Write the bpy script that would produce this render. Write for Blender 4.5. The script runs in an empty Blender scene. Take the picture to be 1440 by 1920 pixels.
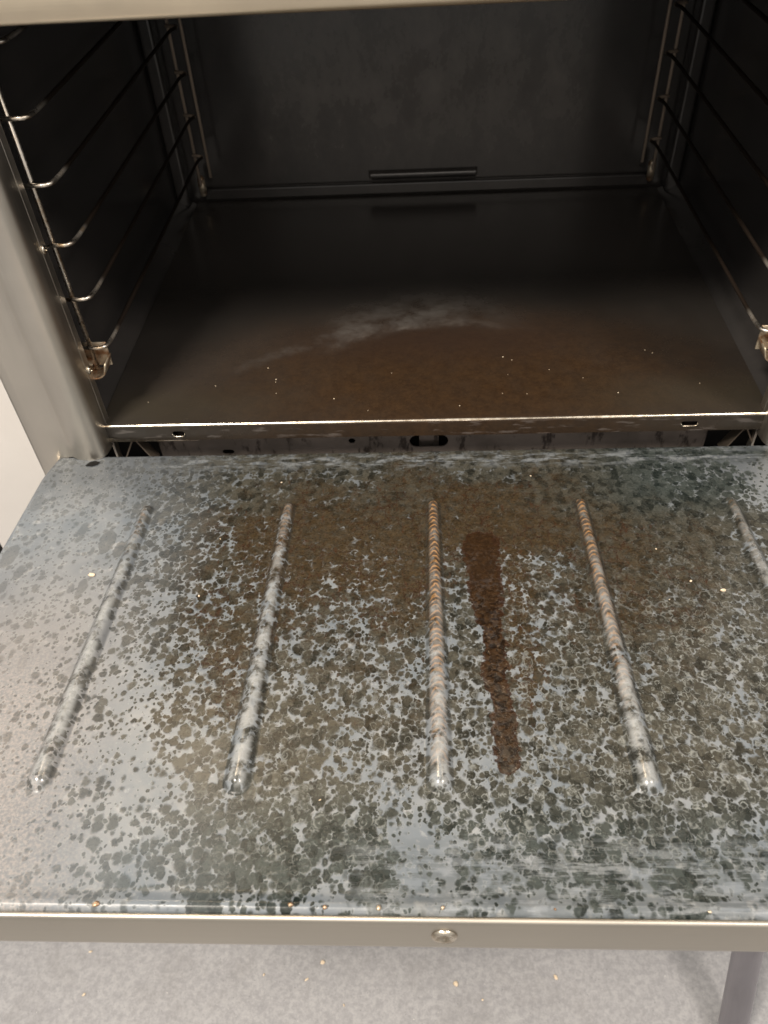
import bpy, bmesh, math, random
import numpy as np
from mathutils import Vector, Matrix
random.seed(7); np.random.seed(7)
scene = bpy.context.scene
C = scene.collection

# ---------------------------------------------------------------- camera
cam_d = bpy.data.cameras.new('camera'); cam = bpy.data.objects.new('camera', cam_d); C.objects.link(cam)
cam_d.sensor_fit = 'VERTICAL'; cam_d.sensor_height = 36; cam_d.lens = 28.12
cam_d.clip_start = .01; cam_d.clip_end = 60
F_ = Vector((-.05163677, .70615564, -.70617126)); R_ = Vector((.99856939, .02667689, -.04634125)); U_ = Vector((.01388569, .70755392, .70652292))
cam.matrix_world = Matrix(((R_.x, U_.x, -F_.x, -.003656), (R_.y, U_.y, -F_.y, -.584615), (R_.z, U_.z, -F_.z, .464836), (0, 0, 0, 1)))
cam_d.dof.use_dof = True; cam_d.dof.focus_distance = .60; cam_d.dof.aperture_fstop = 11
scene.camera = cam

# ---------------------------------------------------------------- light
world = bpy.data.worlds.new('World'); scene.world = world; world.use_nodes = True
bg = world.node_tree.nodes['Background']; bg.inputs[0].default_value = (1.0, .965, .92, 1); bg.inputs[1].default_value = .62

def area(name, loc, target, size, size_y, power, col):
    d = bpy.data.lights.new(name, 'AREA'); d.shape = 'RECTANGLE'; d.size = size; d.size_y = size_y; d.energy = power; d.color = col
    o = bpy.data.objects.new(name, d); C.objects.link(o); o.location = loc
    o.rotation_euler = (Vector(target) - Vector(loc)).to_track_quat('-Z', 'Y').to_euler()
    return o
area('ceiling_lamp', (-.84, -1.05, 1.9), (-.1, .1, 0), .50, .30, 74, (1, .90, .78))
area('right_fill', (1.25, -1.0, 1.95), (-.2, .0, 0), .5, .3, 34, (1, .90, .80))  # added fill from the right, brightens the cabinet and door side

area('cavity_fill', (.1, -2.6, 1.25), (0, .5, .1), 1.5, .9, 10, (1, .87, .74))  # added soft fill behind the camera to lift the dark cavity
vs = scene.view_settings; vs.view_transform = 'Standard'; vs.look = 'None'; vs.exposure = 0; vs.gamma = 1
scene.render.engine = 'CYCLES'; scene.cycles.use_denoising = True; scene.cycles.max_bounces = 8

# ---------------------------------------------------------------- node helper
class N:
    def __init__(s, name):
        s.mat = bpy.data.materials.new(name); s.mat.use_nodes = True; s.t = s.mat.node_tree; s.n = s.t.nodes
        s.b = s.n['Principled BSDF']
    def lk(s, a, sock):
        if isinstance(a, (int, float)): sock.default_value = a if isinstance(sock.default_value, float) else (a, a, a, 1)
        elif isinstance(a, tuple): sock.default_value = a if len(a) == len(sock.default_value) else (*a, 1)[:len(sock.default_value)]
        else: s.t.links.new(a, sock)
    def m(s, op, a, b=0.0, c=0.0, clamp=False):
        n = s.n.new('ShaderNodeMath'); n.operation = op; n.use_clamp = clamp
        for i, v in enumerate((a, b, c)): s.lk(v, n.inputs[i])
        return n.outputs[0]
    def add(s, a, b): return s.m('ADD', a, b)
    def sub(s, a, b): return s.m('SUBTRACT', a, b)
    def mul(s, a, b): return s.m('MULTIPLY', a, b)
    def mx(s, a, b): return s.m('MAXIMUM', a, b)
    def mn(s, a, b): return s.m('MINIMUM', a, b)
    def inv(s, a): return s.m('SUBTRACT', 1.0, a, clamp=True)
    def ss(s, x, lo, hi, a=0.0, b=1.0):
        n = s.n.new('ShaderNodeMapRange'); n.interpolation_type = 'SMOOTHSTEP'
        for i, v in enumerate((x, lo, hi, a, b)): s.lk(v, n.inputs[i])
        return n.outputs[0]
    def lin(s, x, lo, hi, a=0.0, b=1.0):
        n = s.n.new('ShaderNodeMapRange')
        for i, v in enumerate((x, lo, hi, a, b)): s.lk(v, n.inputs[i])
        return n.outputs[0]
    def gauss(s, x, c, w):      # 1 at x = c, 0 beyond c +- w
        return s.ss(s.m('ABSOLUTE', s.sub(x, c)), 0.0, w, 1.0, 0.0)
    def mix(s, f, a, b):
        n = s.n.new('ShaderNodeMix'); n.data_type = 'RGBA'; s.lk(f, n.inputs[0]); s.lk(a, n.inputs[6]); s.lk(b, n.inputs[7]); return n.outputs[2]
    def attr(s, name):
        n = s.n.new('ShaderNodeAttribute'); n.attribute_name = name; return n
    def pos(s): return s.n.new('ShaderNodeNewGeometry').outputs['Position']
    def sep(s, v):
        n = s.n.new('ShaderNodeSeparateXYZ'); s.lk(v, n.inputs[0]); return n.outputs
    def comb(s, x, y, z=0.0):
        n = s.n.new('ShaderNodeCombineXYZ')
        for i, v in enumerate((x, y, z)): s.lk(v, n.inputs[i])
        return n.outputs[0]
    def vm(s, op, a, b):
        n = s.n.new('ShaderNodeVectorMath'); n.operation = op; s.lk(a, n.inputs[0])
        if op == 'SCALE': s.lk(b, n.inputs[3])
        else: s.lk(b, n.inputs[1])
        return n.outputs[0]
    def noise(s, v, sc, det=3.0, rough=.55, col=False):
        n = s.n.new('ShaderNodeTexNoise'); s.lk(v, n.inputs['Vector']); n.inputs['Scale'].default_value = sc
        n.inputs['Detail'].default_value = det; n.inputs['Roughness'].default_value = rough
        return n.outputs['Color' if col else 'Fac']
    def voro(s, v, sc, feat='F1', rnd=1.0):
        n = s.n.new('ShaderNodeTexVoronoi'); n.feature = feat; s.lk(v, n.inputs['Vector']); n.inputs['Scale'].default_value = sc
        n.inputs['Randomness'].default_value = rnd
        return n.outputs
    def bump(s, h, strength=.3, dist=.001, nrm=None):
        n = s.n.new('ShaderNodeBump'); s.lk(h, n.inputs['Height']); n.inputs['Strength'].default_value = strength; n.inputs['Distance'].default_value = dist
        if nrm is not None: s.lk(nrm, n.inputs['Normal'])
        return n.outputs[0]
    def out(s, col, rough, metal=0.0, nrm=None, spec=.5, coat=None):
        s.lk(col, s.b.inputs['Base Color']); s.lk(rough, s.b.inputs['Roughness']); s.lk(metal, s.b.inputs['Metallic'])
        s.lk(spec, s.b.inputs['Specular IOR Level'])
        if nrm is not None: s.lk(nrm, s.b.inputs['Normal'])
        if coat is not None: s.lk(coat, s.b.inputs['Coat Weight']); s.b.inputs['Coat Roughness'].default_value = .16
        return s.mat

# ---------------------------------------------------------------- materials
def mat_steel(name, col, rough, dirx=True, blot=.12, vert=False):
    g = N(name); p = g.pos(); x, y, z = g.sep(p)
    if vert: v = g.comb(g.mul(x, 260.0), g.mul(y, 260.0), g.mul(z, 5.0))
    else: v = g.comb(g.mul(x, 5.0), g.mul(y, 300.0), g.mul(z, 300.0))
    br = g.noise(v, 1.0, 3.0); sm = g.noise(p, 14.0, 4.0, .6); fn = g.noise(p, 220.0, 2.0)
    k = g.add(g.mul(g.sub(sm, .5), blot * 2), g.mul(g.sub(br, .5), .10))
    c = g.mix(g.m('ADD', .5, k, clamp=True), tuple(a * .72 for a in col), tuple(min(1, a * 1.22) for a in col))
    r = g.m('ADD', rough, g.add(g.mul(g.sub(br, .5), .16), g.mul(g.sub(sm, .5), .22)), clamp=True)
    return g.out(c, r, 1.0, g.bump(g.add(br, g.mul(fn, .3)), .06, .0006))
M = {}
M['steel'] = mat_steel('brushed_stainless_steel', (.70, .63, .52), .38)
M['steel_head'] = mat_steel('header_steel_reflect_tint', (.72, .62, .475), .40, blot=.18)  # warm tint imitates a warm reflection in the header
M['steel_v'] = mat_steel('brushed_stainless_steel_upright', (.66, .615, .545), .38, vert=True, blot=.2)
M['steel_trim'] = mat_steel('satin_steel_trim', (.50, .465, .405), .42, blot=.10)
M['tube_steel'] = mat_steel('dull_grey_tube', (.50, .48, .51), .42, vert=True)

def mat_wire():
    g = N('plated_wire'); p = g.pos(); n = g.noise(p, 60.0, 4.0); n2 = g.noise(p, 400.0, 2.0); x, y, z = g.sep(p)
    c = g.mix(g.ss(n, .50, .74), (.74, .68, .60), (.42, .29, .16))
    c = g.mix(g.ss(y, .030, .062), c, (.016, .011, .008)); c = g.mix(g.ss(y, .455, .462), c, (.30, .24, .19))      # cavity shade painted into the wires behind the bend; rear rods paler
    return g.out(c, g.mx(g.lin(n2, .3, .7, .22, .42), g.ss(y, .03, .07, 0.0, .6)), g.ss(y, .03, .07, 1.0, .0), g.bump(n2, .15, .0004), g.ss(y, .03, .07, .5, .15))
M['wire'] = mat_wire()
def mat_bracket():
    g = N('heat_stained_bracket'); p = g.pos(); n = g.noise(p, 90.0, 4.0); n2 = g.noise(p, 300.0, 3.0)
    c = g.mix(g.ss(n, .40, .66), (.62, .53, .40), (.26, .13, .06))
    return g.out(c, g.lin(n2, .3, .7, .3, .5), .7, g.bump(n2, .3, .0006))
M['bracket'] = mat_bracket()
M['arm'] = mat_steel('dull_hinge_steel', (.30, .25, .20), .5)

def mat_enamel():
    g = N('dark_oven_enamel'); p = g.pos(); x, y, z = g.sep(p)
    n = g.noise(p, 9.0, 5.0, .62); n2 = g.noise(g.comb(g.mul(x, 26.0), g.mul(y, 26.0), g.mul(z, 17.0)), 1.0, 6.0, .68); n3 = g.noise(p, 260.0, 2.0)
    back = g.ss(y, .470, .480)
    film_sheen = g.mul(g.mul(g.ss(g.m('ABSOLUTE', g.add(x, g.mul(g.sub(n, .5), .05))), .175, .225, 1.0, 0.0), g.add(.16, g.mul(g.ss(n2, .34, .72), .84))), g.mul(back, g.ss(z, -.02, .14)))
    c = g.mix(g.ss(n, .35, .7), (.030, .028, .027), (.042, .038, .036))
    c = g.mix(g.mul(film_sheen, .7), c, (.165, .15, .135))  # centre patch: blurred reflection of the door painted on the back wall
    return g.out(c, g.m('ADD', .15, g.add(g.mul(n2, .12), g.mul(film_sheen, .16))), 0.0, g.bump(g.add(n, g.mul(n3, .15)), .05, .002), .55)
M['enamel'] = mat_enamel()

def mat_black():
    g = N('gap_shade_black'); n = g.noise(g.pos(), 40.0, 3.0)  # near-black colour stands for the shade inside gaps and openings
    return g.out(g.mix(n, (.008, .008, .008), (.012, .011, .010)), .8, spec=.1)
M['black'] = mat_black()

def mat_sill():
    g = N('scorched_sill_steel'); p = g.pos(); x, y, z = g.sep(p)
    n = g.noise(g.comb(g.mul(x, 90.0), g.mul(y, 40.0), g.mul(z, 35.0)), 1.0, 5.0, .65); n2 = g.noise(p, 25.0, 3.0)
    c = g.mix(g.ss(n2, .35, .65), (.085, .070, .060), (.13, .108, .095)); c = g.mix(g.ss(n, .54, .66), c, (.022, .014, .010))
    return g.out(c, .5, .4)
M['sill'] = mat_sill()

def mat_plate():
    g = N('base_plate_enamel'); p = g.pos(); x, y, z = g.sep(p)
    w = g.vm('ADD', p, g.vm('SCALE', g.noise(p, 18.0, 4.0, .6, col=True), .035))
    wx, wy, wz = g.sep(w); wx = g.sub(wx, .0175); wy = g.sub(wy, .0175)
    nf = g.noise(p, 300.0, 3.0, .6); nm = g.noise(p, 32.0, 5.0, .65); nl = g.noise(p, 7.0, 3.0)
    c = g.mix(g.ss(nl, .35, .65), (.022, .0198, .018), (.030, .0268, .024))
    c = g.mix(g.mul(g.ss(y, .19, .34), .7), c, (.062, .055, .050))      # rear painted paler to make up for the dim cavity light
    # baked-on brown grease over the front half, strongest left of the middle
    d = g.m('SQRT', g.add(g.m('POWER', g.mul(g.sub(wx, .03), 3.3), 2.0), g.m('POWER', g.mul(g.sub(wy, .065), 7.0), 2.0)))
    br = g.mul(g.ss(d, .25, 1.25, 1.0, 0.0), g.lin(nm, .2, .75, .55, 1.0))
    c = g.mix(br, c, g.mix(g.add(g.mul(g.ss(nf, .35, .7), .4), g.mul(g.ss(g.noise(p, 85.0, 6.0, .75), .36, .64), .6)), (.024, .0115, .0040), (.044, .0230, .0090)))
    red = g.mul(g.gauss(wy, .135, .07), g.gauss(wx, .01, .26)); c = g.mix(g.mul(red, .65), c, (.024, .014, .010))
    ol = g.mul(g.gauss(wy, .03, .05), g.ss(g.m('ABSOLUTE', g.sub(wx, .0)), .08, .27)); c = g.mix(g.mul(ol, .4), c, (.040, .034, .022))
    # curved whitish wipe mark
    arc = g.sub(g.sub(wy, .172), g.mul(g.m('POWER', g.sub(wx, .03), 2.0), -2.6))
    sm = g.noise(g.comb(g.mul(x, 30.0), g.mul(y, 42.0)), 1.0, 7.0, .68)
    ed = g.mul(g.ss(arc, -.022, .016), g.ss(arc, .0, .085, 1.0, .0)); lim = g.mul(g.ss(wx, -.120, -.075), g.ss(wx, -.01, .125, 1.0, 0.0))
    film_sheen = g.mul(g.mul(ed, lim), g.ss(sm, .30, .68))
    tail = g.mul(g.mul(g.gauss(g.sub(wy, g.lin(wx, -.20, -.08, .085, .162)), 0.0, .018), g.mul(g.ss(wx, -.22, -.17), g.ss(wx, -.1, -.07, 1.0, 0.0))), g.ss(sm, .35, .7))
    film_sheen = g.mx(film_sheen, g.mul(tail, .5)); c = g.mix(g.mul(film_sheen, .60), c, (.100, .094, .088))
    edge = g.mul(g.gauss(arc, -.004, .009), g.mul(lim, g.ss(nm, .42, .62))); c = g.mix(g.mul(edge, .28), c, (.17, .155, .14))
    pit = g.ss(g.noise(p, 420.0, 2.0), .66, .72); c = g.mix(g.mul(pit, g.mul(br, .7)), c, (.02, .012, .008))
    r = g.m('ADD', g.lin(nm, .2, .8, .16, .26), g.add(g.mul(br, .22), g.mul(film_sheen, .25)))
    lipw = g.mul(g.ss(z, -.004, -.002, 1.0, 0.0), g.ss(g.noise(g.comb(g.mul(x, 30.0), g.mul(z, 160.0)), 1.0, 4.0), .56, .66))
    c = g.mix(g.mul(lipw, .3), c, (.2, .18, .17))
    return g.out(c, r, 0.0, g.bump(g.add(nf, nm), .10, .0007), .38)
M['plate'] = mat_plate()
def mat_edge():
    g = N('wear_and_glint_metal'); n = g.noise(g.pos(), 120.0, 3.0)
    return g.out(g.mix(g.ss(n, .35, .7), (.72, .66, .56), (.42, .35, .26)), .25, 1.0)
M['edge'] = mat_edge()

def mat_door():
    g = N('stained_door_panel')
    uvn = g.n.new('ShaderNodeUVMap'); uvn.uv_map = 'door_uv'; uv = uvn.outputs[0]
    u, v, _ = g.sep(uv)
    A = lambda n: g.attr(n).outputs['Fac']
    D, B, Rg, Cn = A('st_density'), A('brown'), A('ring'), A('contrast')
    rib = A('rib'); ribx = A('ribx'); rust = A('rust')
    wn = g.vm('SCALE', g.vm('SUBTRACT', g.noise(uv, 160.0, 3.0, .6, col=True), (.5, .5, .5)), .0050)
    wu = g.vm('ADD', uv, wn); wu = g.vm('MULTIPLY', wu, (1.0, .88, 0.0))
    big = g.noise(uv, 22.0, 3.0, .6); mid = g.noise(uv, 75.0, 4.0, .62); fine = g.noise(uv, 480.0, 3.0, .65)
    De = g.add(D, g.mul(g.sub(big, .5), .75)); De = g.add(De, g.mul(g.sub(mid, .5), .55))
    masks = []; rings = []; cellv = []
    for sc, k0, k1, off in ((125.0, -.40, .90, 0.0), (205.0, -.32, .94, 7.3), (340.0, -.30, .82, 3.1)):
        vv = g.vm('ADD', wu, (off, off * 1.7, 0.0)); o = g.voro(vv, sc)
        d = o['Distance']; rn = g.sep(o['Color'])
        R = g.add(g.lin(De, 0.0, 1.0, k0, k1 - .30), g.mul(rn[0], .52)); R = g.mn(R, .62)
        e = g.sub(R, d); masks.append(g.ss(e, -.10, .14))
        rr = g.mul(g.ss(e, .02, .09), g.ss(e, .11, .21, 1.0, 0.0)); dot = g.mul(g.ss(d, .04, .22, 1.0, 0.0), g.ss(rn[1], .5, .7))
        rings.append(g.mul(g.mx(g.mul(rr, g.ss(g.add(rn[1], g.mul(g.sub(fine, .5), 1.2)), .38, .75)), g.mul(dot, .7)), masks[-1])); cellv.append(rn[2])
    Mk = g.mx(g.mx(masks[0], masks[1]), masks[2])
    fill = g.ss(g.add(D, g.mul(g.sub(mid, .5), .45)), .86, .97); fill = g.mul(fill, g.ss(v, .235, .275, 1.0, .25)); Mk = g.mx(Mk, fill)
    # wiped band along the near edge and by the hinge: streaks across the door
    st = g.noise(g.comb(g.mul(u, 36.0), g.mul(v, 480.0)), 1.0, 4.0, .7); st2 = g.noise(g.comb(g.mul(u, 42.0), g.mul(v, 130.0)), 1.0, 5.0, .62)
    band = g.mul(g.ss(v, .372, .396), g.ss(u, -.07, -.02)); stm = g.ss(g.add(g.mul(st, .45), g.mul(st2, .85)), .56, .68)
    Mk = g.mix(g.mul(band, .5), Mk, g.mul(g.mx(Mk, .75), stm)); 
    hin = g.mul(g.gauss(v, .016, .017), g.ss(u, -.29, -.22)); st3 = g.ss(g.add(g.mul(st, .3), st2), .52, .70)
    Mk = g.mix(hin, Mk, st3)
    # a few big washed-out drops on the left
    ob = g.voro(g.vm('MULTIPLY', g.vm('ADD', wu, (.31, .17, 0.0)), (1.0, .55, 0.0)), 52.0); rb = g.sep(ob['Color'])
    bigd = g.mul(g.ss(g.sub(g.mul(rb[0], .42), ob['Distance']), -.02, .03), g.mul(g.ss(u, -.2, -.235), g.gauss(v, .14, .17))); Mk = g.mx(Mk, g.mul(bigd, .95))
    rimd = g.mx(g.mul(g.ss(g.voro(wu, 120.0, 'DISTANCE_TO_EDGE')['Distance'], .0, .10, 1.0, 0.0), .6), 0.0)
    ringm = g.m('MULTIPLY', g.mx(g.mx(rings[0], rings[1]), g.mul(rings[2], .6)), g.mul(g.lin(Rg, 0.0, 1.0, .10, 1.0), g.ss(g.noise(uv, 130.0, 3.0), .34, .56)), clamp=True)
    # colours of the bare film, the grey spots and the baked brown
    film_sheen = g.mix(g.ss(big, .35, .65), g.mix(g.ss(v, .02, .10), (.085, .095, .105), (.130, .150, .170)), g.mix(g.ss(v, .02, .10), (.10, .11, .12), (.185, .200, .213))); film_sheen = g.mix(g.mul(g.ss(mid, .56, .70), g.ss(v, .03, .1)), film_sheen, (.26, .27, .275))
    film_sheen = g.mix(g.mul(g.ss(u, -.17, -.30), g.ss(v, .10, .24, .0, .6)), film_sheen, (.215, .200, .190))  # warm reflected sheen on the left painted into the film colour
    film_sheen = g.mix(g.mul(g.mul(g.ss(g.add(u, g.mul(v, -.25)), -.27, -.36), g.ss(fine, .40, .65)), g.ss(v, .18, .3, .0, .6)), film_sheen, (.34, .30, .275))
    teal = g.mx(g.ss(v, .33, .385), g.mul(g.ss(u, .12, .2), g.ss(v, .06, .12, 1.0, 0.0)))
    tone = g.add(g.mul(cellv[0], .5), g.mul(cellv[1], .5)); tone = g.add(g.mul(tone, .75), g.mul(mid, .35))
    spot = g.mix(g.ss(tone, .25, .8), g.mix(teal, (.014, .014, .011), (.011, .015, .014)), g.mix(teal, (.056, .053, .042), (.042, .050, .047)))
    bn = g.add(B, g.mul(g.sub(mid, .5), .9)); bn = g.add(bn, g.mul(g.sub(big, .5), .4))
    brn = g.mix(g.add(g.mul(g.ss(fine, .35, .68), .45), g.mul(g.ss(g.noise(uv, 150.0, 5.0, .7), .36, .64), .55)), (.020, .0130, .0062), (.058, .038, .018))
    spot = g.mix(g.m('MULTIPLY', g.ss(bn, .12, .80), .85), spot, brn)
    speck = g.mul(g.ss(g.noise(uv, 420.0, 4.0, .7), .58, .68), g.ss(B, .15, .6)); spot = g.mix(g.mul(speck, .22), spot, (.020, .010, .005))
    pale = g.ss(g.noise(uv, 330.0, 3.0), .60, .70); spot = g.mix(g.mul(pale, .30), spot, (.13, .13, .115))
    spot = g.mix(g.mul(ringm, .9), spot, (.21, .22, .21))
    spot = g.mix(g.mul(rimd, g.ss(Rg, .0, .5, .35, .75)), spot, (.022, .023, .019))
    # fine crackle in the brown crust
    cr = g.voro(g.vm('ADD', uv, g.vm('SCALE', g.noise(uv, 240.0, 3.0, .6, col=True), .007)), 95.0, 'DISTANCE_TO_EDGE')['Distance']
    crk = g.mul(g.ss(cr, .0, .055, 1.0, 0.0), g.mul(g.ss(B, .2, .5), g.ss(g.noise(uv, 38.0, 3.0), .44, .56))); spot = g.mix(g.mul(crk, .85), spot, (.028, .012, .006))
    rc = g.mul(g.ss(g.noise(g.comb(g.mul(u, 190.0), g.mul(v, 75.0)), 1.0, 5.0, .75), .57, .66), g.ss(B, .1, .5)); spot = g.mix(g.mul(rc, .7), spot, (.045, .020, .009))
    col = g.mix(g.mul(Mk, Cn), film_sheen, spot)
    halo = g.mul(g.ss(e, -.12, -.02), g.inv(Mk)); col = g.mix(g.mul(halo, .25), col, (.38, .40, .40))
    # ribs: paler crest, rust-coloured scales
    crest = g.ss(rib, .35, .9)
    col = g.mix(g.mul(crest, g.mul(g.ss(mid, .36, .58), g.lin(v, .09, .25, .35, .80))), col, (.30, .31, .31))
    wv = g.add(g.mul(g.sub(v, g.mul(g.m('POWER', ribx, 2.0), 150.0)), 1180.0), g.mul(g.sub(g.noise(uv, 120.0, 3.0), .5), 11.0))
    sc_ = g.ss(g.m('SINE', wv), .0, .8); fl = g.mul(crest, g.mul(rust, g.ss(g.noise(uv, 95.0, 4.0, .65), .34, .56)))
    col = g.mix(g.mul(fl, .92), col, g.mix(sc_, (.052, .030, .016), (.33, .175, .065)))
    # crease shade along the foot of each rib, darkened in the colour
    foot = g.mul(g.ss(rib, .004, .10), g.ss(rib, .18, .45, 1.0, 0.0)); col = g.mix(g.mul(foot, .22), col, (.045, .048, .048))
    # the long dried brown run
    wob = g.sub(g.noise(g.comb(0.0, g.mul(v, 16.0)), 1.0, 2.0), .5); uc = g.add(g.lin(v, .14, .34, .0405, .0462), g.mul(wob, .006)); hw = g.add(g.lin(v, .14, .24, .0155, .0086), g.mul(g.sub(g.noise(g.comb(4.0, g.mul(v, 30.0)), 1.0, 2.0), .5), .007))
    rag = g.add(g.mul(g.sub(mid, .5), .018), g.mul(g.sub(g.noise(uv, 210.0, 3.0, .6), .5), .010))
    dx = g.sub(hw, g.m('ABSOLUTE', g.sub(u, uc))); vt = g.mx(g.sub(.130, v), g.mx(g.sub(v, .330), 0.0)); dx = g.sub(hw, g.m('SQRT', g.add(g.m('POWER', g.sub(u, uc), 2.0), g.m('POWER', vt, 2.0)))); ds = g.add(dx, rag)
    run = g.ss(ds, -.0002, .0016); rim = g.mul(run, g.ss(ds, .001, .004, 1.0, 0.0))
    rv = g.voro(g.vm('ADD', uv, g.vm('SCALE', g.noise(uv, 260.0, 3.0, .6, col=True), .0075)), 310.0, 'SMOOTH_F1'); 
    rcol = g.mix(g.ss(rv['Distance'], .15, .65), (.033, .0162, .0062), (.007, .0034, .0017)); rcol = g.mix(g.ss(v, .15, .24), g.mix(.5, rcol, (.032, .0165, .0075)), rcol)
    holes = g.mul(g.ss(v, .24, .33), g.ss(mid, .52, .62)); rcol = g.mix(g.mul(holes, .3), rcol, (.09, .075, .058))
    bub = g.mul(g.ss(rv['Distance'], .10, .22, 1.0, 0.0), g.mul(g.ss(v, .17, .24), g.ss(g.sep(rv['Color'])[0], .45, .6))); rcol = g.mix(g.mul(bub, .55), rcol, (.15, .115, .085))  # pale flecks painted as glints on the bubbles
    rcol = g.mix(g.mul(rim, .6), rcol, (.032, .013, .007)); col = g.mix(g.mul(run, .94), col, rcol)
    wet = g.mul(run, 1.0)
    # roughness, relief
    rough = g.mix(Mk, g.lin(mid, .3, .7, .30, .42), g.lin(fine, .3, .7, .24, .36)); rough = g.mix(g.mul(wet, g.ss(v, .16, .22)), rough, .24); rough = g.mx(rough, g.mul(fl, .5)); rough = g.mix(g.mul(crest, g.ss(v, .338, .348)), rough, .20)
    bh = g.add(g.mul(rv['Distance'], g.mul(wet, -1.1)), g.add(g.mul(fine, .14), g.add(g.mul(Mk, -.16), g.mul(ringm, .14)))); bh = g.add(bh, g.mul(crk, -.4)); bh = g.add(bh, g.mul(g.mul(sc_, fl), .5))
    return g.out(col, rough, 0.0, g.bump(bh, .55, .0010), g.mx(g.lin(Mk, 0.0, 1.0, .5, .22), g.mul(wet, .30)), coat=g.mul(crest, g.ss(v, .325, .348)))
M['door'] = mat_door()

def mat_floor():
    g = N('grey_vinyl_floor'); p = g.pos()
    f = g.noise(p, 170.0, 4.0, .7); l = g.noise(p, 5.0, 4.0); m_ = g.noise(p, 30.0, 4.0, .65); sp = g.voro(p, 260.0)
    c = g.mix(g.ss(f, .32, .68), (.240, .240, .250), (.325, .325, .333)); c = g.mix(g.mul(g.ss(g.noise(p, 11.0, 6.0, .7), .50, .68), .30), c, (.165, .160, .160)); c = g.mix(g.mul(g.ss(m_, .5, .75), .35), c, (.20, .20, .215))
    dk = g.mul(g.ss(sp['Distance'], .12, .2, 1.0, 0.0), g.ss(g.sep(sp['Color'])[0], .86, .9)); c = g.mix(g.mul(dk, .5), c, (.10, .10, .11))
    lt = g.mul(g.ss(sp['Distance'], .08, .14, 1.0, 0.0), g.ss(g.sep(sp['Color'])[1], .975, .985)); c = g.mix(g.mul(lt, .9), c, (.8, .78, .74))
    return g.out(c, g.lin(l, .3, .7, .36, .62), 0.0, g.bump(g.add(f, m_), .35, .0015), .5)
M['floor'] = mat_floor()
def mat_plain(name, a, b, rough=.55, sc=30.0):
    g = N(name); n = g.noise(g.pos(), sc, 4.0); return g.out(g.mix(g.ss(n, .3, .7), a, b), rough)
M['wall'] = mat_plain('cream_wall_paint', (.62, .595, .57), (.66, .635, .61), .6, 8.0)
M['dark'] = mat_plain('charcoal_filler', (.05, .05, .05), (.075, .07, .07))
M['crumb'] = mat_plain('toasted_crumb', (.55, .42, .28), (.74, .64, .50), .6, 600.0)

# ---------------------------------------------------------------- mesh helpers
def newobj(name, verts, faces, mat, parent=None, smooth=False, uv=None, attrs=None):
    V = np.array(verts, float); ctr = (V.min(0) + V.max(0)) / 2
    me = bpy.data.meshes.new(name); me.from_pydata((V - ctr).tolist(), [], [tuple(f) for f in faces]); me.update()
    me.materials.append(mat)
    if smooth: me.polygons.foreach_set('use_smooth', [True] * len(me.polygons))
    if uv is not None:
        l = me.uv_layers.new(name='door_uv'); li = np.zeros(len(me.loops), int); me.loops.foreach_get('vertex_index', li)
        l.data.foreach_set('uv', np.array(uv, float)[li].ravel())
    for k, a in (attrs or {}).items():
        me.attributes.new(k, 'FLOAT', 'POINT').data.foreach_set('value', np.array(a, float))
    o = bpy.data.objects.new(name, me); C.objects.link(o); o.location = ctr
    if parent is not None:
        o.parent = parent; o.matrix_parent_inverse = Matrix.Translation(-Vector(WORLD[parent.name])) if parent.name in WORLD else Matrix.Identity(4)
    WORLD[o.name] = tuple(ctr)
    return o
WORLD = {}
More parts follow.
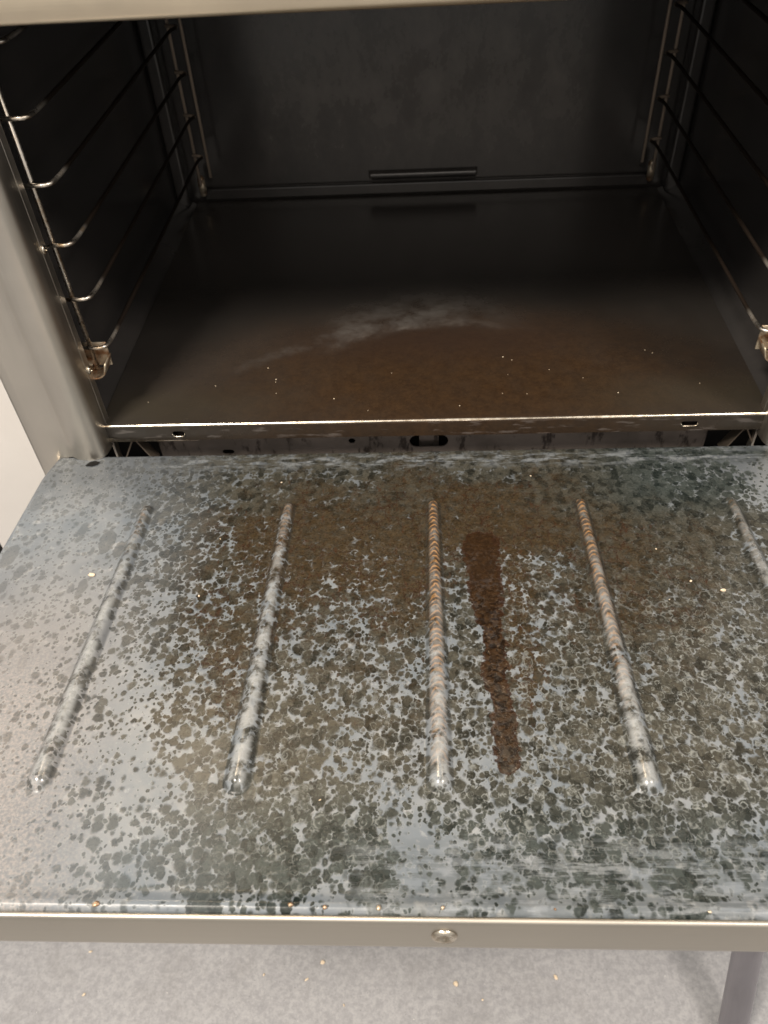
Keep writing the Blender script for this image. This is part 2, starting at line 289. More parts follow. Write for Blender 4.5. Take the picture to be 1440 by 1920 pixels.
class G:                                        # collects shapes of ONE mesh
    def __init__(s): s.v = []; s.f = []
    def grid(s, P, closed_u=False, closed_v=False):
        nu, nv = len(P), len(P[0]); b = len(s.v); s.v += [tuple(q) for r in P for q in r]
        for i in range(nu - (0 if closed_u else 1)):
            for j in range(nv - (0 if closed_v else 1)):
                a, c = (i + 1) % nu, (j + 1) % nv
                s.f.append((b + i * nv + j, b + a * nv + j, b + a * nv + c, b + i * nv + c))
        return b
    def box(s, x0, x1, y0, y1, z0, z1, r=0.0):
        bm = bmesh.new(); bmesh.ops.create_cube(bm, size=1)
        for q in bm.verts: q.co = Vector((x0 + (q.co.x + .5) * (x1 - x0), y0 + (q.co.y + .5) * (y1 - y0), z0 + (q.co.z + .5) * (z1 - z0)))
        if r > 0: bmesh.ops.bevel(bm, geom=bm.edges[:], offset=r, segments=3, affect='EDGES', profile=.5)
        s.bm(bm)
    def bm(s, bm, mtx=None):
        b = len(s.v); bm.verts.index_update()
        for q in bm.verts: s.v.append(tuple((mtx @ q.co) if mtx else q.co))
        for f in bm.faces: s.f.append([b + q.index for q in f.verts])
        bm.free()
    def tube(s, pts, r, n=12, cap=True):
        P = [Vector(p) for p in pts]; rings = []; up = None
        for i, p in enumerate(P):
            t = ((P[min(i + 1, len(P) - 1)] - P[max(i - 1, 0)])).normalized()
            if up is None: up = t.orthogonal().normalized()
            up = (up - t * up.dot(t)).normalized(); w = t.cross(up); rr = r[i] if isinstance(r, (list, tuple)) else r
            rings.append([tuple(p + (up * math.cos(k * 2 * math.pi / n) + w * math.sin(k * 2 * math.pi / n)) * rr) for k in range(n)])
        b = s.grid(rings, closed_v=True)
        if cap: s.f.append([b + k for k in range(n)]); s.f.append([b + (len(P) - 1) * n + k for k in range(n)][::-1])
    def ball(s, c, r, sc=(1, 1, 1), seg=12, mtx=None):
        bm = bmesh.new(); bmesh.ops.create_uvsphere(bm, u_segments=seg, v_segments=max(6, seg // 2), radius=r)
        for q in bm.verts: q.co = Vector((q.co.x * sc[0], q.co.y * sc[1], q.co.z * sc[2]))
        m = Matrix.Translation(c) @ (mtx.to_4x4() if mtx else Matrix.Identity(4)); s.bm(bm, m)
    def build(s, name, mat, parent=None, smooth=False): return newobj(name, s.v, s.f, mat, parent, smooth)
def smooth_path(pts, r=.006, n=5):
    P = [Vector(p) for p in pts]; out = [P[0]]
    for i in range(1, len(P) - 1):
        a = (P[i - 1] - P[i]); c = (P[i + 1] - P[i]); d = min(r, a.length * .49, c.length * .49)
        A_ = P[i] + a.normalized() * d; B_ = P[i] + c.normalized() * d
        for k in range(n + 1):
            t = k / n; out.append(A_.lerp(P[i], t).lerp(P[i].lerp(B_, t), t))
    return out + [P[-1]]
def holed_sheet(g, outline, holes, to3, thick):          # flat sheet with real holes; to3(a, b, n) -> xyz
    bm = bmesh.new(); es = []
    for loop in [outline] + holes:
        vs_ = [bm.verts.new((p[0], p[1], 0)) for p in loop]
        for i in range(len(vs_)): es.append(bm.edges.new((vs_[i], vs_[(i + 1) % len(vs_)])))
    bmesh.ops.triangle_fill(bm, use_beauty=True, edges=es)
    r = bmesh.ops.extrude_face_region(bm, geom=bm.faces[:])
    for q in r['geom']:
        if isinstance(q, bmesh.types.BMVert): q.co.z += thick
    for q in bm.verts: q.co = Vector(to3(q.co.x, q.co.y, q.co.z))
    bmesh.ops.recalc_face_normals(bm, faces=bm.faces[:])
    g.bm(bm)
def slot(cx, cy, w, h, n=8):                              # stadium outline
    r = min(w, h) / 2; P = []
    for k in range(2 * n):
        a = math.pi * 2 * (k + .5) / (2 * n); P.append((cx + math.copysign(max(w / 2 - r, 0), math.cos(a)) + r * math.cos(a), cy + math.copysign(max(h / 2 - r, 0), math.sin(a)) * (1 if h > w else 0) + r * math.sin(a)))
    return P
def empty(name, loc, label, cat, group=None):
    o = bpy.data.objects.new(name, None); C.objects.link(o); o.location = loc; WORLD[o.name] = tuple(loc); o['label'] = label; o['category'] = cat
    if group: o['group'] = group
    return o
def tag(o, label=None, cat=None, group=None, kind=None):
    for k, a in (('label', label), ('category', cat), ('group', group), ('kind', kind)):
        if a: o[k] = a
    return o

# ================================================================ the room
FZ = -.62
g = G(); g.grid([[(-4, -4, FZ), (-4, 4, FZ)], [(4, -4, FZ), (4, 4, FZ)]][::-1]); tag(g.build('floor', M['floor']), kind='structure')
cab = empty('cabinet', (-.5, .6, FZ), 'cream white cabinet standing left of the oven behind its pillar', 'cabinet')
g = G(); g.box(-.600, -.392, .1775, 1.0, FZ + .001, 1.15, .002); g.build('carcass', M['wall'], cab)
g = G(); g.box(-.5995, -.3925, .160, .1770, -.352, 1.15, .0025); g.build('door_leaf', M['wall'], cab)
g = G(); g.box(-.5995, -.3925, .160, .1770, FZ + .06, -.3545, .0025); g.build('drawer_front', M['wall'], cab)
g = G(); g.box(-1.25, -.612, .16, .6, FZ + .001, -.12, .006)  # box added only to darken the gap left of the cabinet
cab = tag(g.build('dark_filler_box', M['dark']), 'made-up charcoal box darkening the gap at the left picture edge', 'box')

# grey tube leaning on the oven's lower front
g = G(); P0 = Vector((.38746, -.036, -.1)); P2 = Vector((.33436, -.34619, -.59594)); P3 = P0 + (P2 - P0) * ((P0.z - FZ - .006) / (P0.z - P2.z))
g.tube([P0, P3], .0155, 28); g.ball(P3, .0155); g.ball(P0, .0155)
tag(g.build('metal_tube', M['tube_steel'], smooth=True), 'dull grey round metal tube slanting to the floor below the open door', 'tube')

# ================================================================ the oven
oven = empty('oven', (0, .25, FZ), 'open stainless steel oven with a dark enamel cavity and a dropped stained door', 'oven')
g = G()
# front pillars: profile in x-y swept up z (front face, rounded return, inner flange)
def pillar(sx):
    pr = [(.3795, .30), (.3795, -.004), (.378, -.010), (.374, -.0135), (.366, -.0145), (.358, -.0145), (.352, -.0143), (.3440, -.0142), (.3400, -.0143), (.3380, -.0152), (.3345, -.0176), (.3290, -.0192), (.3220, -.0200), (.3160, -.0194), (.3115, -.0174), (.3085, -.0142), (.3068, -.0095), (.3060, -.003), (.3056, .004)]
    g = G(); zs = [-.0225, -.015, -.008, .0, .03, .15, .30, .365]
    P = []
    for i, z in enumerate(zs):
        row = []
        for (x, y) in pr: row.append((sx * x, y, z if i else (-.062 if x > .3515 else -.0252)))
        P.append(row)
    g.grid(P if sx < 0 else P[::-1]); return g
for sx in (-1, 1):
    f_ = tag(pillar(sx).build('front_pillar', M['steel_v'], oven, True))
    j = G(); j.box(min(sx * .3055, sx * .3075), max(sx * .3055, sx * .3075), .0045, .0140, -.05, .36, .0005); js = j.build('jamb_strip', M['steel_v'], f_)
    for (y, z) in ((.0080, .1745), (.0100, .0575)):
        q = G(); mt = Matrix.Rotation(math.pi / 2, 3, 'Y')
        q.ball((sx * .3050, y, z), .0042, (.55, 1, 1), 16); q.box(sx * .3025 - .0006, sx * .3025 + .0006, y - .0028, y + .0028, z - .0004, z + .0004)
        q.build('screw', M['edge'], f_, True)
# header over the opening
pr = [(-.004, .344), (-.0065, .3385), (-.011, .3360), (-.017, .3358), (-.0203, .3372), (-.0213, .340), (-.0215, .350), (-.0215, .46), (-.021, .62)]
g = G(); g.grid([[(x, y, z) for (y, z) in pr] for x in (-.3795, -.1, .1, .3795)]); g.box(-.3795, .3795, -.0205, .10, .6205, .6225, .001); g.build('header', M['steel_head'], oven, True)
# body skin
g = G(); g.box(-.3790, -.3775, .005, .72, -.30, .62); g.box(.3775, .3790, .005, .72, -.30, .62); g.box(-.3775, .3775, .7185, .72, -.30, .62)
g.box(-.3775, .3775, .06, .7185, -.302, -.30); g.box(-.3775, .3775, .1005, .7185, .6185, .62); g.build('casing', M['steel'], oven)
g = G(); g.box(-.379, .379, -.0200, .003, -.30, -.090, .002); g.build('lower_panel', M['steel'], oven)
# stand legs
for x in (-.35, .35):
    for y in (.10, .68):
        g = G(); g.tube([(x, y, -.303), (x, y, FZ + .001)], .017, 20); g.build('leg', M['tube_steel'], oven, True)
# cavity
def sheet(name, x0, x1, y0, y1, z0, z1, mat=M['enamel'], r=0, par=oven):
    g = G(); g.box(x0, x1, y0, y1, z0, z1, r); return g.build(name, mat, par)
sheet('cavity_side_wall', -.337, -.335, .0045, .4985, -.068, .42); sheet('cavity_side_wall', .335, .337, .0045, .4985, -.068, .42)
sheet('cavity_ceiling', -.335, .335, .0045, .4985, .42, .422)
sheet('cavity_floor_pan', -.335, .335, .024, .4985, -.070, -.068, M['black'])
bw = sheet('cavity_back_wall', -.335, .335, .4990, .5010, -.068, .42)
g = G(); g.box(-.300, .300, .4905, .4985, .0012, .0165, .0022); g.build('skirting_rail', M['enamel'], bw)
g = G(); P = []
for k in range(9):
    a = math.pi * .62 * k / 8 - .15; P.append([(x, .4988 - .0075 * math.sin(a + .15), .0245 + .0068 * math.cos(a)) for x in (-.0735, -.0725, -.070, -.02, .02, .069, .0712, .0722)])
for row in P:
    for q in (0, 7): row[q] = (row[q][0], .4988, row[q][2])
g.grid(P); g.build('vent_lip', M['enamel'], bw, True)
g = G(); g.box(-.070, .070, .4975, .4986, .0185, .0235); g.build('vent_slot', M['black'], bw)  # dark bar in place of the shade inside the slot
for sx in (-1, 1):
    g = G(); g.box(min(sx * .3345, sx * .317), max(sx * .3345, sx * .317), .472, .4985, .0, .419, .004); g.build('corner_channel', M['enamel'], oven)
    # sloped ledge beside the base plate
    g = G(); a, b = sx * .3125, sx * .3345
    g.grid([[(a, .012, -.003), (b, .012, .010)], [(a, .490, -.003), (b, .490, .010)]]); g.grid([[(a, .012, -.003), (a, .490, -.003)], [(a, .012, -.018), (a, .490, -.018)]])
    g.build('side_ledge', M['enamel'], oven)
    # front socket that carries the rack, open cup shape
    g = G(); cx = sx * .305; rows = []
    for k in range(11):
        a = math.pi * (.08 + .84 * k / 10); rr = .0135
        rows.append([(cx + sx * rr * math.cos(a) * 1.0, y, .0600 - rr * 1.15 * math.sin(a) + (.0 if abs(math.cos(a)) < .8 else .004)) for y in (.014, .0165, .030, .0325)])
    g.grid(rows); n_ = len(g.v)
    g.box(cx - .0115, cx + .0115, .0335, .0350, .046, .070, .0006); g.box(cx - .0115, cx + .0115, .0345, .0355, .046, .070)
    g.box(min(cx, sx * .334), max(cx, sx * .334), .018, .030, .0560, .0572, .0004)
    o = g.build('rack_socket', M['bracket'], oven, True); md = o.modifiers.new('t', 'SOLIDIFY'); md.thickness = .0012
    g = G(); g.tube([(sx * .297, .478, .036), (sx * .297, .478, .017)], .0048, 14); g.ball((sx * .297, .478, .036), .0048); g.ball((sx * .297, .478, .017), .0048); g.build('rack_peg', M['bracket'], oven, True)
# sill behind the door: scorched strip with a hole and a wide slot
g = G(); SX = .268
holed_sheet(g, [(-SX, -.066), (SX, -.066), (SX, -.0200), (-SX, -.0200)], [slot(-.0749, -.0405, .0068, .0062), slot(.0008, -.0425, .0380, .0150), slot(-.20, -.052, .012, .006)], lambda a, b, n: (a, .0205 + n, b), .0015)
sill = g.build('sill', M['sill'], oven)
sheet('sill_backing', -.334, .334, .034, .0355, -.068, -.0200, M['black'])
sheet('slot_liner', -.009, .0105, .0262, .0275, -.0600, -.0300, M['sill'], .0005)
for x0 in (-.2855, .2975):      # angled hinge arms, seen through the gap under the plate
    g = G(); b = x0
    for s_, w_ in ((-1, .0105), (1, .0100)):
        g.grid([[(b + s_ * .0010, .008, -.0235), (b + s_ * .0010, .019, -.0235)], [(b + s_ * (w_ + .006), .006, -.052), (b + s_ * (w_ + .006), .019, -.052)]])
    g.box(b - .0022, b + .0022, .0065, .0190, -.0245, -.0232, .0004)
    o = g.build('hinge_arm', M['arm'], oven); md = o.modifiers.new('t', 'SOLIDIFY'); md.thickness = .0012

# ---------------------------------------------------------------- base plate (lifts out)
g = G(); prof = []
for k in range(9):
    a = math.pi / 2 * k / 8; prof.append((.0036 * (1 - math.sin(a)), -.0036 + .0036 * math.cos(a)))
XS = [-.3105 + .621 * i / 60 for i in range(61)]
wob = lambda x: .0004 * math.sin(x * 23) + .00025 * math.sin(x * 61 + 1)
P = [[(x, y, z) for (y, z) in [(.4890, 0), (.30, 0), (.15, 0), (.05, 0)] + prof] for x in XS]; g.grid(P[::-1])
holed_sheet(g, [(-.3105, -.0186), (.3105, -.0186), (.3105, -.0034), (-.3105, -.0034)], [slot(-.2369, -.0108, .0118, .0062), slot(.2400, -.0100, .0150, .0058)], lambda a, b, n: (a, .0001 + n, b), .0012)
g.box(-.3105, .3105, .0013, .0120, -.0186, -.0176)
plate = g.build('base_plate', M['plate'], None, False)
plate['label'] = 'dark enamel base plate with brown baked grease lying on the oven floor'; plate['category'] = 'tray'
for p_ in plate.data.polygons: p_.use_smooth = len(p_.vertices) == 4 and abs(p_.normal.x) < .1 and p_.center.z > -.02 and (p_.center.z + plate.location.z) > -.0037
g = G(); rows = []
for i in range(121):
    x = -.3100 + .620 * i / 120; w = .0007 + .00022 * math.sin(x * 47) + .0002 * random.random(); 
    rows.append([(x, .0036 * (1 - math.sin(a)) - .00012 - .0001, -.0036 + .0036 * math.cos(a) + .00012) for a in [math.pi / 2 * (.50 + (k - 2) * w / .0036 * .28) for k in range(5)]])
g.grid(rows[::-1]); e_ = g.build('edge_glint', M['edge'], plate, True)  # bright strip imitates the highlight along the rounded front edge
for (cx, cz, w, h) in ((-.2369, -.0108, .0118, .0062), (.2400, -.0100, .0150, .0058)):
    g = G(); g.tube([(cx + (w / 2 - h / 2) * (1 if math.cos(a) > 0 else -1) + h / 2 * math.cos(a), -.0003, cz + h / 2 * math.sin(a)) for a in [math.pi + math.pi * k / 14 for k in range(15)]], .0006, 6)
    g.build('hole_rim', M['edge'], plate, True)
g = G(); g.box(-.3115, -.3085, -.0016, .0005, -.0190, -.0040, .0005)
rows = [[(-.3085 + .10 * t, -.0009, -.0188 + .0002), (-.3085 + .10 * t, -.0012, -.0183 + .0042 * (1 - t) ** 1.4 * (1 + .18 * math.sin(t * 31)))] for t in [i / 24 for i in range(25)]]
g.grid(rows); g.build('chipped_corner', M['edge'], plate)

# ---------------------------------------------------------------- wire racks
def make_rack(label):
    r = empty('wire_rack', (0, 0, 0), label, 'wire rack')
    def up(pts, rr=.0023):
        g = G(); g.tube(pts, rr, 10); g.build('upright', M['wire'], r, True)
    up([(-.3055, .0272, .0475), (-.3055, .0272, .36)])
    up([(-.2965, .4700, .030), (-.2965, .4700, .36)], .0019)
    up([(-.2800, .4660, .0425), (-.2800, .4660, .36)], .0019)
    for k in range(6):
        z = .0712 + .0492 * k
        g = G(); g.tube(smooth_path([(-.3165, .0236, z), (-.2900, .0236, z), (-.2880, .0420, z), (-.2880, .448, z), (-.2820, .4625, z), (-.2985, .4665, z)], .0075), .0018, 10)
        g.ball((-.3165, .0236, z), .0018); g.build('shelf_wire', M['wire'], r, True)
    return r
ra = make_rack('wire shelf rack on the left cavity wall with five hooked front ends in view')
rb = ra.copy(); C.objects.link(rb); rb.scale.x = -1; rb['label'] = 'wire shelf rack on the right cavity wall, mostly outside the picture'
for ch in list(ra.children):
    c = ch.copy(); C.objects.link(c); c.parent = rb; c.matrix_parent_inverse = Matrix.Identity(4)
ra['group'] = rb['group'] = 'wire racks on the cavity walls'

# ---------------------------------------------------------------- the door
TL = math.radians(-4.5903); DY, DZ = -.0122, -.0258
def D3(u, v, n=0.0): return (u, DY - v * math.cos(TL) + n * -math.sin(TL), DZ - v * math.sin(TL) + n * math.cos(TL))
CTRL = np.array([
 (-0.327,0.021,0,0,0),(-0.250,0.023,0.5,0,0),(-0.174,0.025,0.6,0,0),(-0.075,0.028,0.8,0.1,0),(0.046,0.032,0.9,0.1,0),(0.165,0.035,0.95,0,0),(0.235,0.037,0.7,0,0),(0.294,0.038,0.3,0,0),
 (-0.329,0.061,0.05,0,0),(-0.289,0.062,0.4,0,0),(-0.226,0.063,0.7,0.1,0),(-0.153,0.065,0.95,0.3,0),(-0.096,0.066,0.97,0.5,0),(-0.026,0.068,1,0.5,0),(0.044,0.070,1,0.7,0),(0.113,0.071,1,0.35,0),(0.180,0.073,1,0.15,0),(0.247,0.074,0.95,0,0),(0.282,0.075,0.5,0,0),
 (-0.340,0.111,0.05,0,0),(-0.283,0.112,0.4,0.1,0),(-0.228,0.113,0.6,0.2,0),(-0.182,0.114,0.75,0.4,0),(-0.146,0.115,0.95,0.7,0),(-0.092,0.116,1,0.7,0),(-0.025,0.117,1,0.7,0),(0.041,0.118,1,0.8,0),(0.085,0.119,1,0.7,0),(0.149,0.120,1,0.5,0),(0.213,0.121,1,0.3,0.2),(0.267,0.122,0.85,0.1,0),
 (-0.329,0.162,0.05,0,0),(-0.276,0.163,0.35,0.1,0),(-0.224,0.164,0.6,0.2,0),(-0.172,0.165,0.7,0.4,0),(-0.108,0.166,0.95,0.7,0),(-0.045,0.166,0.85,0.7,0.1),(-0.012,0.167,0.98,0.7,0),(0.026,0.167,0.8,0.4,0.2),(0.079,0.168,0.75,0.4,0.3),(0.140,0.169,1,0.5,0.1),(0.200,0.170,0.97,0.4,0.4),(0.252,0.170,0.85,0.2,0.3),
 (-0.314,0.203,0.05,0,0),(-0.268,0.203,0.2,0.1,0),(-0.214,0.204,0.5,0.2,0),(-0.165,0.204,0.7,0.5,0.1),(-0.116,0.205,0.8,0.5,0.1),(-0.075,0.205,0.7,0.4,0.2),(-0.024,0.206,0.9,0.6,0.1),(0.024,0.206,0.7,0.2,0.3),(0.075,0.207,0.7,0.3,0.5),(0.133,0.207,0.95,0.5,0.3),(0.183,0.208,0.95,0.4,0.7),(0.236,0.208,0.75,0.2,0.5),
 (-0.298,0.245,0.02,0,0),(-0.270,0.245,0.15,0,0),(-0.215,0.245,0.4,0.1,0),(-0.176,0.245,0.6,0.3,0.1),(-0.149,0.245,0.8,0.6,0.2),(-0.099,0.246,0.7,0.3,0.3),(-0.049,0.246,0.62,0.3,0.3),(-0.012,0.246,0.65,0.3,0.3),(0.026,0.246,0.6,0.2,0.4),(0.078,0.247,0.7,0.3,0.7),(0.118,0.247,0.8,0.3,0.6),(0.162,0.247,0.95,0.3,1),(0.216,0.248,0.75,0.1,1),
 (-0.278,0.286,0,0,0),(-0.211,0.287,0.15,0,0),(-0.174,0.287,0.5,0.3,0.1),(-0.141,0.287,0.7,0.4,0.2),(-0.105,0.287,0.62,0.2,0.3),(-0.047,0.287,0.62,0.3,0.4),(-0.012,0.287,0.65,0.3,0.4),(0.024,0.287,0.52,0.2,0.5),(0.069,0.287,0.75,0.2,0.9),(0.108,0.287,0.75,0.2,0.9),(0.163,0.287,0.9,0.2,1),(0.211,0.287,0.7,0,1),
 (-0.244,0.328,0,0,0),(-0.199,0.328,0.2,0,0),(-0.168,0.328,0.55,0.1,0.1),(-0.141,0.328,0.65,0.1,0.2),(-0.099,0.328,0.85,0.2,0.5),(-0.066,0.327,0.62,0.2,0.5),(-0.012,0.327,0.55,0.1,0.5),(0.022,0.327,0.5,0.1,0.8),(0.078,0.327,0.8,0.1,1),(0.159,0.327,0.85,0.1,1),(0.198,0.327,0.7,0,1),
 (-0.247,0.357,0,0,0),(-0.201,0.357,0.15,0,0),(-0.168,0.357,0.4,0,0),(-0.128,0.357,0.8,0,0.3),(-0.083,0.357,0.85,0,0.6),(-0.050,0.356,0.62,0.1,0.7),(-0.015,0.356,0.5,0,0.8),(0.011,0.356,0.5,0,1),(0.046,0.356,0.7,0,1),(0.090,0.356,0.85,0.1,1),(0.152,0.355,0.75,0,1),(0.189,0.355,0.7,0,1),
 (-0.237,0.385,0.05,0,0),(-0.193,0.384,0.3,0,0),(-0.161,0.384,0.6,0,0.1),(-0.123,0.384,0.9,0,0.4),(-0.080,0.383,0.92,0,0.8),(-0.036,0.383,0.85,0,0.8),(-0.012,0.383,0.4,0,0.7),(0.025,0.383,0.6,0,0.8),(0.055,0.382,0.7,0,0.8),(0.101,0.382,0.85,0,0.7),(0.145,0.382,0.8,0,0.6),(0.175,0.382,0.7,0,0.5),
 (-0.229,0.407,0.4,0,0),(-0.192,0.406,0.5,0,0),(-0.156,0.406,0.7,0,0),(-0.119,0.406,0.95,0,0.3),(-0.077,0.405,0.95,0,0.4),(-0.035,0.405,0.85,0,0.3),(-0.006,0.404,0.45,0,0.2),(0.024,0.404,0.5,0,0.2),(0.053,0.404,0.6,0,0.2),(0.097,0.403,0.8,0,0.2),(0.140,0.403,0.85,0,0.2),(0.174,0.403,0.5,0,0.1),
 (-0.224,0.420,0.3,0,0),(-0.152,0.419,0.3,0,0),(-0.108,0.418,0.4,0,0),(-0.064,0.418,0.3,0,0),(-0.006,0.417,0.1,0,0),(0.051,0.417,0.2,0,0),(0.108,0.416,0.3,0,0),(0.164,0.415,0.1,0,0),
])
def fields(uv, extra_rib=None):
    uv = np.array(uv, float); u, v = uv[:, 0], uv[:, 1]
    d2 = ((u[:, None] - CTRL[None, :, 0]) * 1.0) ** 2 + ((v[:, None] - CTRL[None, :, 1]) * 1.0) ** 2
    w = 1 / (d2 + .010 ** 2) ** 2.2; w /= w.sum(1, keepdims=True)
    D, B, R = (w @ CTRL[:, k] for k in (2, 3, 4))
    sh = np.clip((np.abs(u - (.062 + .02 * v)) < .03) * 1.0, 0, 1) * np.clip(1 - np.abs(u - .064) / .026, 0, 1) * np.clip((v - .09) / .05, 0, 1) * np.clip((.33 - v) / .06, 0, 1)
    B = np.maximum(B, sh * .85); D = np.maximum(D, sh * .95)
    D = np.maximum(D, .34 * (u < -.2)); D = np.where(v > .25, np.minimum(D, .86), D)
    Cn = .36 + .64 * np.clip((u + .285 + .12 * np.clip(v - .15, 0, 1)) / .11, 0, 1) ** 1.0  # spots fade on the left: reflected sheen put into the contrast
    Cn = np.where(v > .30, np.maximum(.2, Cn - np.clip((v - .3) / .1, 0, 1) * np.clip((-.10 - u) / .1, 0, 1) * .5), Cn)
    return dict(st_density=D, brown=B, ring=R, contrast=np.clip(Cn, 0, 1))
def door_mesh(name, us, vs, nf, parent, extra=None, closed=False):
    V, F, UV = [], [], []
    for u in us:
        for v in vs: V.append(D3(u, v, nf(u, v))); UV.append((u, v))
    nv = len(vs)
    for i in range(len(us) - 1):
        for j in range(nv - 1): F.append((i * nv + j + 1, (i + 1) * nv + j + 1, (i + 1) * nv + j, i * nv + j))
    at = fields(UV); at.update(extra(np.array(UV)) if extra else dict(rib=np.zeros(len(UV)), ribx=np.zeros(len(UV)), rust=np.zeros(len(UV))))
    return V, F, UV, at
UE = .3612; 
def panel_h(u, v):                                    # the pressed sheet: rolled side edges, raised bead at the near edge
    e = UE - abs(u); h = 0.0
    if e < .006: h -= .006 * (1 - math.sqrt(max(0, 1 - ((.006 - e) / .006) ** 2)))
    if v < .004: h -= .004 * (1 - math.sqrt(max(0, 1 - ((.004 - v) / .004) ** 2)))
    t = (v - .4100) / .0130
    if t > 0: h += .0030 * math.sin(min(t, 1) * math.pi * .5) ** 2 if t < .62 else .0030 * math.sin(.62 * math.pi * .5) ** 2 * math.sqrt(max(0, 1 - ((t - .62) / .42) ** 2)) - .004 * max(0, t - .8) 
    h += .0007 * math.sin(u * 9 + 1) * math.sin(v * 11)
    return h
us = sorted(set([round(-UE + x, 5) for x in (0, .0003, .0008, .0015, .0025, .004, .006)] + [round(UE - x, 5) for x in (0, .0003, .0008, .0015, .0025, .004, .006)] + [round(-.354 + .708 * i / 120, 5) for i in range(121)]))
vs_ = sorted(set([0, .0002, .0006, .0012, .002, .004] + [round(.008 + .402 * i / 80, 5) for i in range(81)] + [round(.4100 + .0136 * i / 26, 5) for i in range(27)]))
V, F, UV, at = door_mesh('door', us, vs_, panel_h, None)
# cut the small corner chamfers
keep = []
nv = len(vs_)
for f in F:
    cu = sum(UV[i][0] for i in f) / 4; cv = sum(UV[i][1] for i in f) / 4
    keep.append(f)
Vn = []
for (p, (u, v)) in zip(V, UV):                        # slide corner points inwards for the chamfer
    lim = .3535 + (UE - .3535) * min(1, v / .032)
    if abs(u) > lim - .004: 
        k = (lim - .004 + (abs(u) - (lim - .004)) * .25) if abs(u) > lim else abs(u)
        q = D3(math.copysign(min(abs(u), max(lim - .004, 0) + (abs(u) - (lim - .004)) * (.004 / max(.004, UE - lim + .004))), u), v, panel_h(u, v)); Vn.append(q)
    else: Vn.append(p)
door = newobj('door', Vn, keep, M['door'], oven, True, UV, at)
door['label'] = 'dropped oven door with a spotted grey and brown inner panel and five pressed ribs'
def rib_bounds(k): return .003 + .125 * (k - 2)
for k in range(5):
    u0 = rib_bounds(k); v0, v1 = .0790, .3490; hwid, H = .0086, .0058
    us_ = [u0 - .0125 + .025 * i / 40 for i in range(41)]; vv = [v0 - .0125 + (v1 - v0 + .025) * j / 230 for j in range(231)]
    def prof(u, v, u0=u0):
        taper = .80 + .28 * (v - v0) / (v1 - v0)
        dv = max(v0 + .004 - v, 0, v - (v1 - .005)); d = math.hypot(u - u0, dv) / (hwid * .98 * taper)
        if d >= 1.0: return 0.0
        return (1 - d ** 2.1) ** 1.45 * taper
    def ex(uv, u0=u0, k=k):
        pr = np.array([prof(a, b) for a, b in uv]); v = uv[:, 1]
        q = [.25, .35, 1.0, .9, .18][k]; fall = [.06, .08, .27, .19, .08][k]
        rust = q * np.clip(1.15 - (v - v0) / fall, 0, 1) ** .7
        if k == 2: rust = np.clip(1.1 - .75 * (v - v0) / .23, 0, 1) * (v < .335)
        return dict(rib=pr, ribx=uv[:, 0] - u0, rust=rust)
    V, F, UV, at = door_mesh('rib', us_, vv, lambda a, b: panel_h(a, b) + .00012 + H * prof(a, b), None, ex)
    if k == 0:
        wr = np.clip(at['rib'] / .35, 0, 1); at['st_density'] = at['st_density'] + wr * np.maximum(0, .50 - at['st_density']); at['contrast'] = at['contrast'] + wr * np.maximum(0, .8 - at['contrast'])
    if k in (1,): at['st_density'] = at['st_density'] * np.where(at['rib'] > .3, .75, 1)
    newobj('rib', V, F, M['door'], door, True, UV, at)
def dbox(g, u0, u1, v0, v1, n0, n1, r=0):
    h = G(); h.box(u0, u1, v0, v1, n0, n1, r); b = len(g.v)
    g.v += [D3(*q) for q in h.v]; g.f += [[b + i for i in f][::-1] for f in h.f]
# outer skin below the panel and the front trim
g = G(); dbox(g, -.3600, .3600, .006, .4225, -.034, -.0075, .002); g.build('outer_skin', M['steel'], door)
g = G(); prof_ = [(.4238, -.006), (.4240, .0004), (.4245, .0012), (.4252, .0015), (.4262, .0014), (.4270, .0008), (.4275, -.0004), (.4278, -.003), (.4280, -.028), (.4276, -.0305), (.4262, -.0318), (.4235, -.0322)]
g.grid([[D3(u, v, n) for (v, n) in prof_] for u in [-.366 + .732 * i / 40 for i in range(41)]][::-1])
trim = g.build('front_trim', M['steel_trim'], door, True)
g = G(); ctr = Vector(D3(.0035, .4284, -.0145)); ax = (Vector(D3(0, 1, 0)) - Vector(D3(0, 0, 0))).normalized(); rot = ax.to_track_quat('Z', 'Y').to_matrix()
ring = []
for (rr, h) in ((.0072, -.0004), (.0070, .0006), (.0058, .0014), (.0046, .0012), (.0034, .0002), (.0016, -.0006), (.0002, -.0008)):
    ring.append([tuple(ctr + rot @ Vector((rr * math.cos(a * math.pi / 12) * (1 - .22 * (abs(math.sin(a * math.pi / 6)) if rr < .0050 else 0)), rr * math.sin(a * math.pi / 12) * (1 - .22 * (abs(math.sin(a * math.pi / 6)) if rr < .005 else 0)), h))) for a in range(24)])
g.grid(ring, closed_v=True); g.build('screw', M['edge'], door, True)
# hinge notches: flat dark patches for the shade in the pockets at the back corners
for sx in (-1, 1):
    g = G(); c0 = sx * .3175
    pts = [(c0 - .0062, .0165), (c0 - .0030, .0105), (c0 + .0015, .0090), (c0 + .0068, .0110), (c0 + .0058, .0150), (c0 + .001, .0178)]
    top = [D3(a, b, .0006) for a, b in pts]; b = len(g.v); g.v += top; g.f.append(list(range(6))[::-1]); g.build('hinge_notch', M['black'], door)

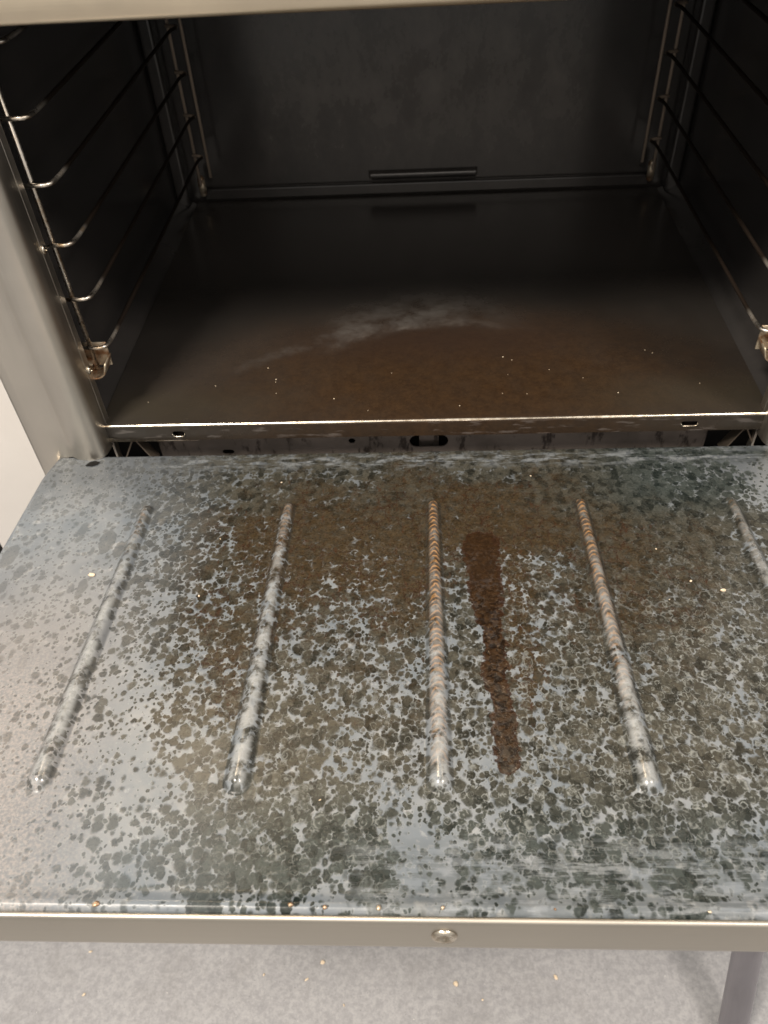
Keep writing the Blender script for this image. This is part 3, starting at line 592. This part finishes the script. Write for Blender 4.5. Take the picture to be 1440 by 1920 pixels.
# ---------------------------------------------------------------- crumbs
def crumb(name, loc, r, label, group, up=None, cat='crumb'):
    bm = bmesh.new(); r *= .85; bmesh.ops.create_icosphere(bm, subdivisions=2, radius=r)
    sx, sy, sz = random.uniform(.7, 1.5), random.uniform(.6, 1.1), random.uniform(.5, .8); a = random.random() * 6.28
    for q in bm.verts:
        q.co *= 1 + random.uniform(-.22, .22); q.co = Vector((q.co.x * sx, q.co.y * sy, q.co.z * sz)); q.co = Matrix.Rotation(a, 3, 'Z') @ q.co
    g = G(); g.bm(bm, Matrix.Translation(Vector(loc) + Vector((0, 0, r * .42)))); return tag(g.build(name, M['crumb'], None, True), label, cat, group)
def dn(u, v): return D3(u, v, panel_h(u, v))
for (u, v, r) in [(-.1329, .0464, .0010), (-.1793, .186, .0010), (.1967, .1754, .0010), (.1788, .1396, .0008), (-.175, .1206, .0007), (-.0696, .3566, .0007), (.1762, .1945, .0007), (.0905, .0429, .0008),
                  ]:
    crumb('crumb', dn(u, v), r, 'tiny golden crumb lying on the stained oven door', 'crumbs scattered on the door')
crumb('large_crumb', dn(-.2715, .162), .0024, 'large pale oval crumb on the left part of the door', None)
crumb('reddish_crumb', dn(.2175, .1857), .0020, 'reddish sliver crumb at the right of the door beside the last rib', None)
for (u, v, r) in [(-.0797, .4195, .0020), (-.0608, .4205, .0018), (.0027, .4200, .0016), (-.0318, .4205, .0017), (-.1871, .4205, .0018), (.0625, .4200, .0012), (.1433, .4205, .0015)]:
    o = crumb('grease_drop', dn(u, v), r, 'rusty beige grease drop stuck on the bead by the front trim', 'grease drops on the door bead', cat='grease drop')
    o.data.materials[0] = M['bracket']
for (x, y) in [(-.1502, .0642), (-.272, .0355), (-.1608, .0884), (-.1502, .0687), (-.1474, .0457), (-.0354, .0751), (.0789, .068), (.0945, .0362), (.2187, .1046), (.225, .0996), (.1507, .0599), (.0714, .0379), (-.0564, .0157), (.2586, .0472),
               (.0766, .0985), (.085, .093), (-.09, .035), (.03, .02), (.18, .035), (-.21, .06), (.12, .075)]:
    crumb('crumb', (x, y, .0002), random.choice([.0005, .0006, .0008]), 'tiny pale crumb on the dark base plate inside the oven', 'crumbs scattered on the base plate')
for (x, y, r) in [(-.1377, -.2835, .0030), (-.1557, -.3026, .0020), (.0253, -.3045, .0030), (-.4261, -.3227, .0025), (.1452, -.2959, .0025), (-.1085, -.3291, .0016), (-.2087, -.2981, .0018), (.0562, -.3209, .0013), (.3546, -.3218, .0018), (-.4319, -.2754, .002)]:
    crumb('crumb', (x, y, FZ + .0002), r, 'pale crumb on the grey floor below the door trim', 'crumbs scattered on the floor')
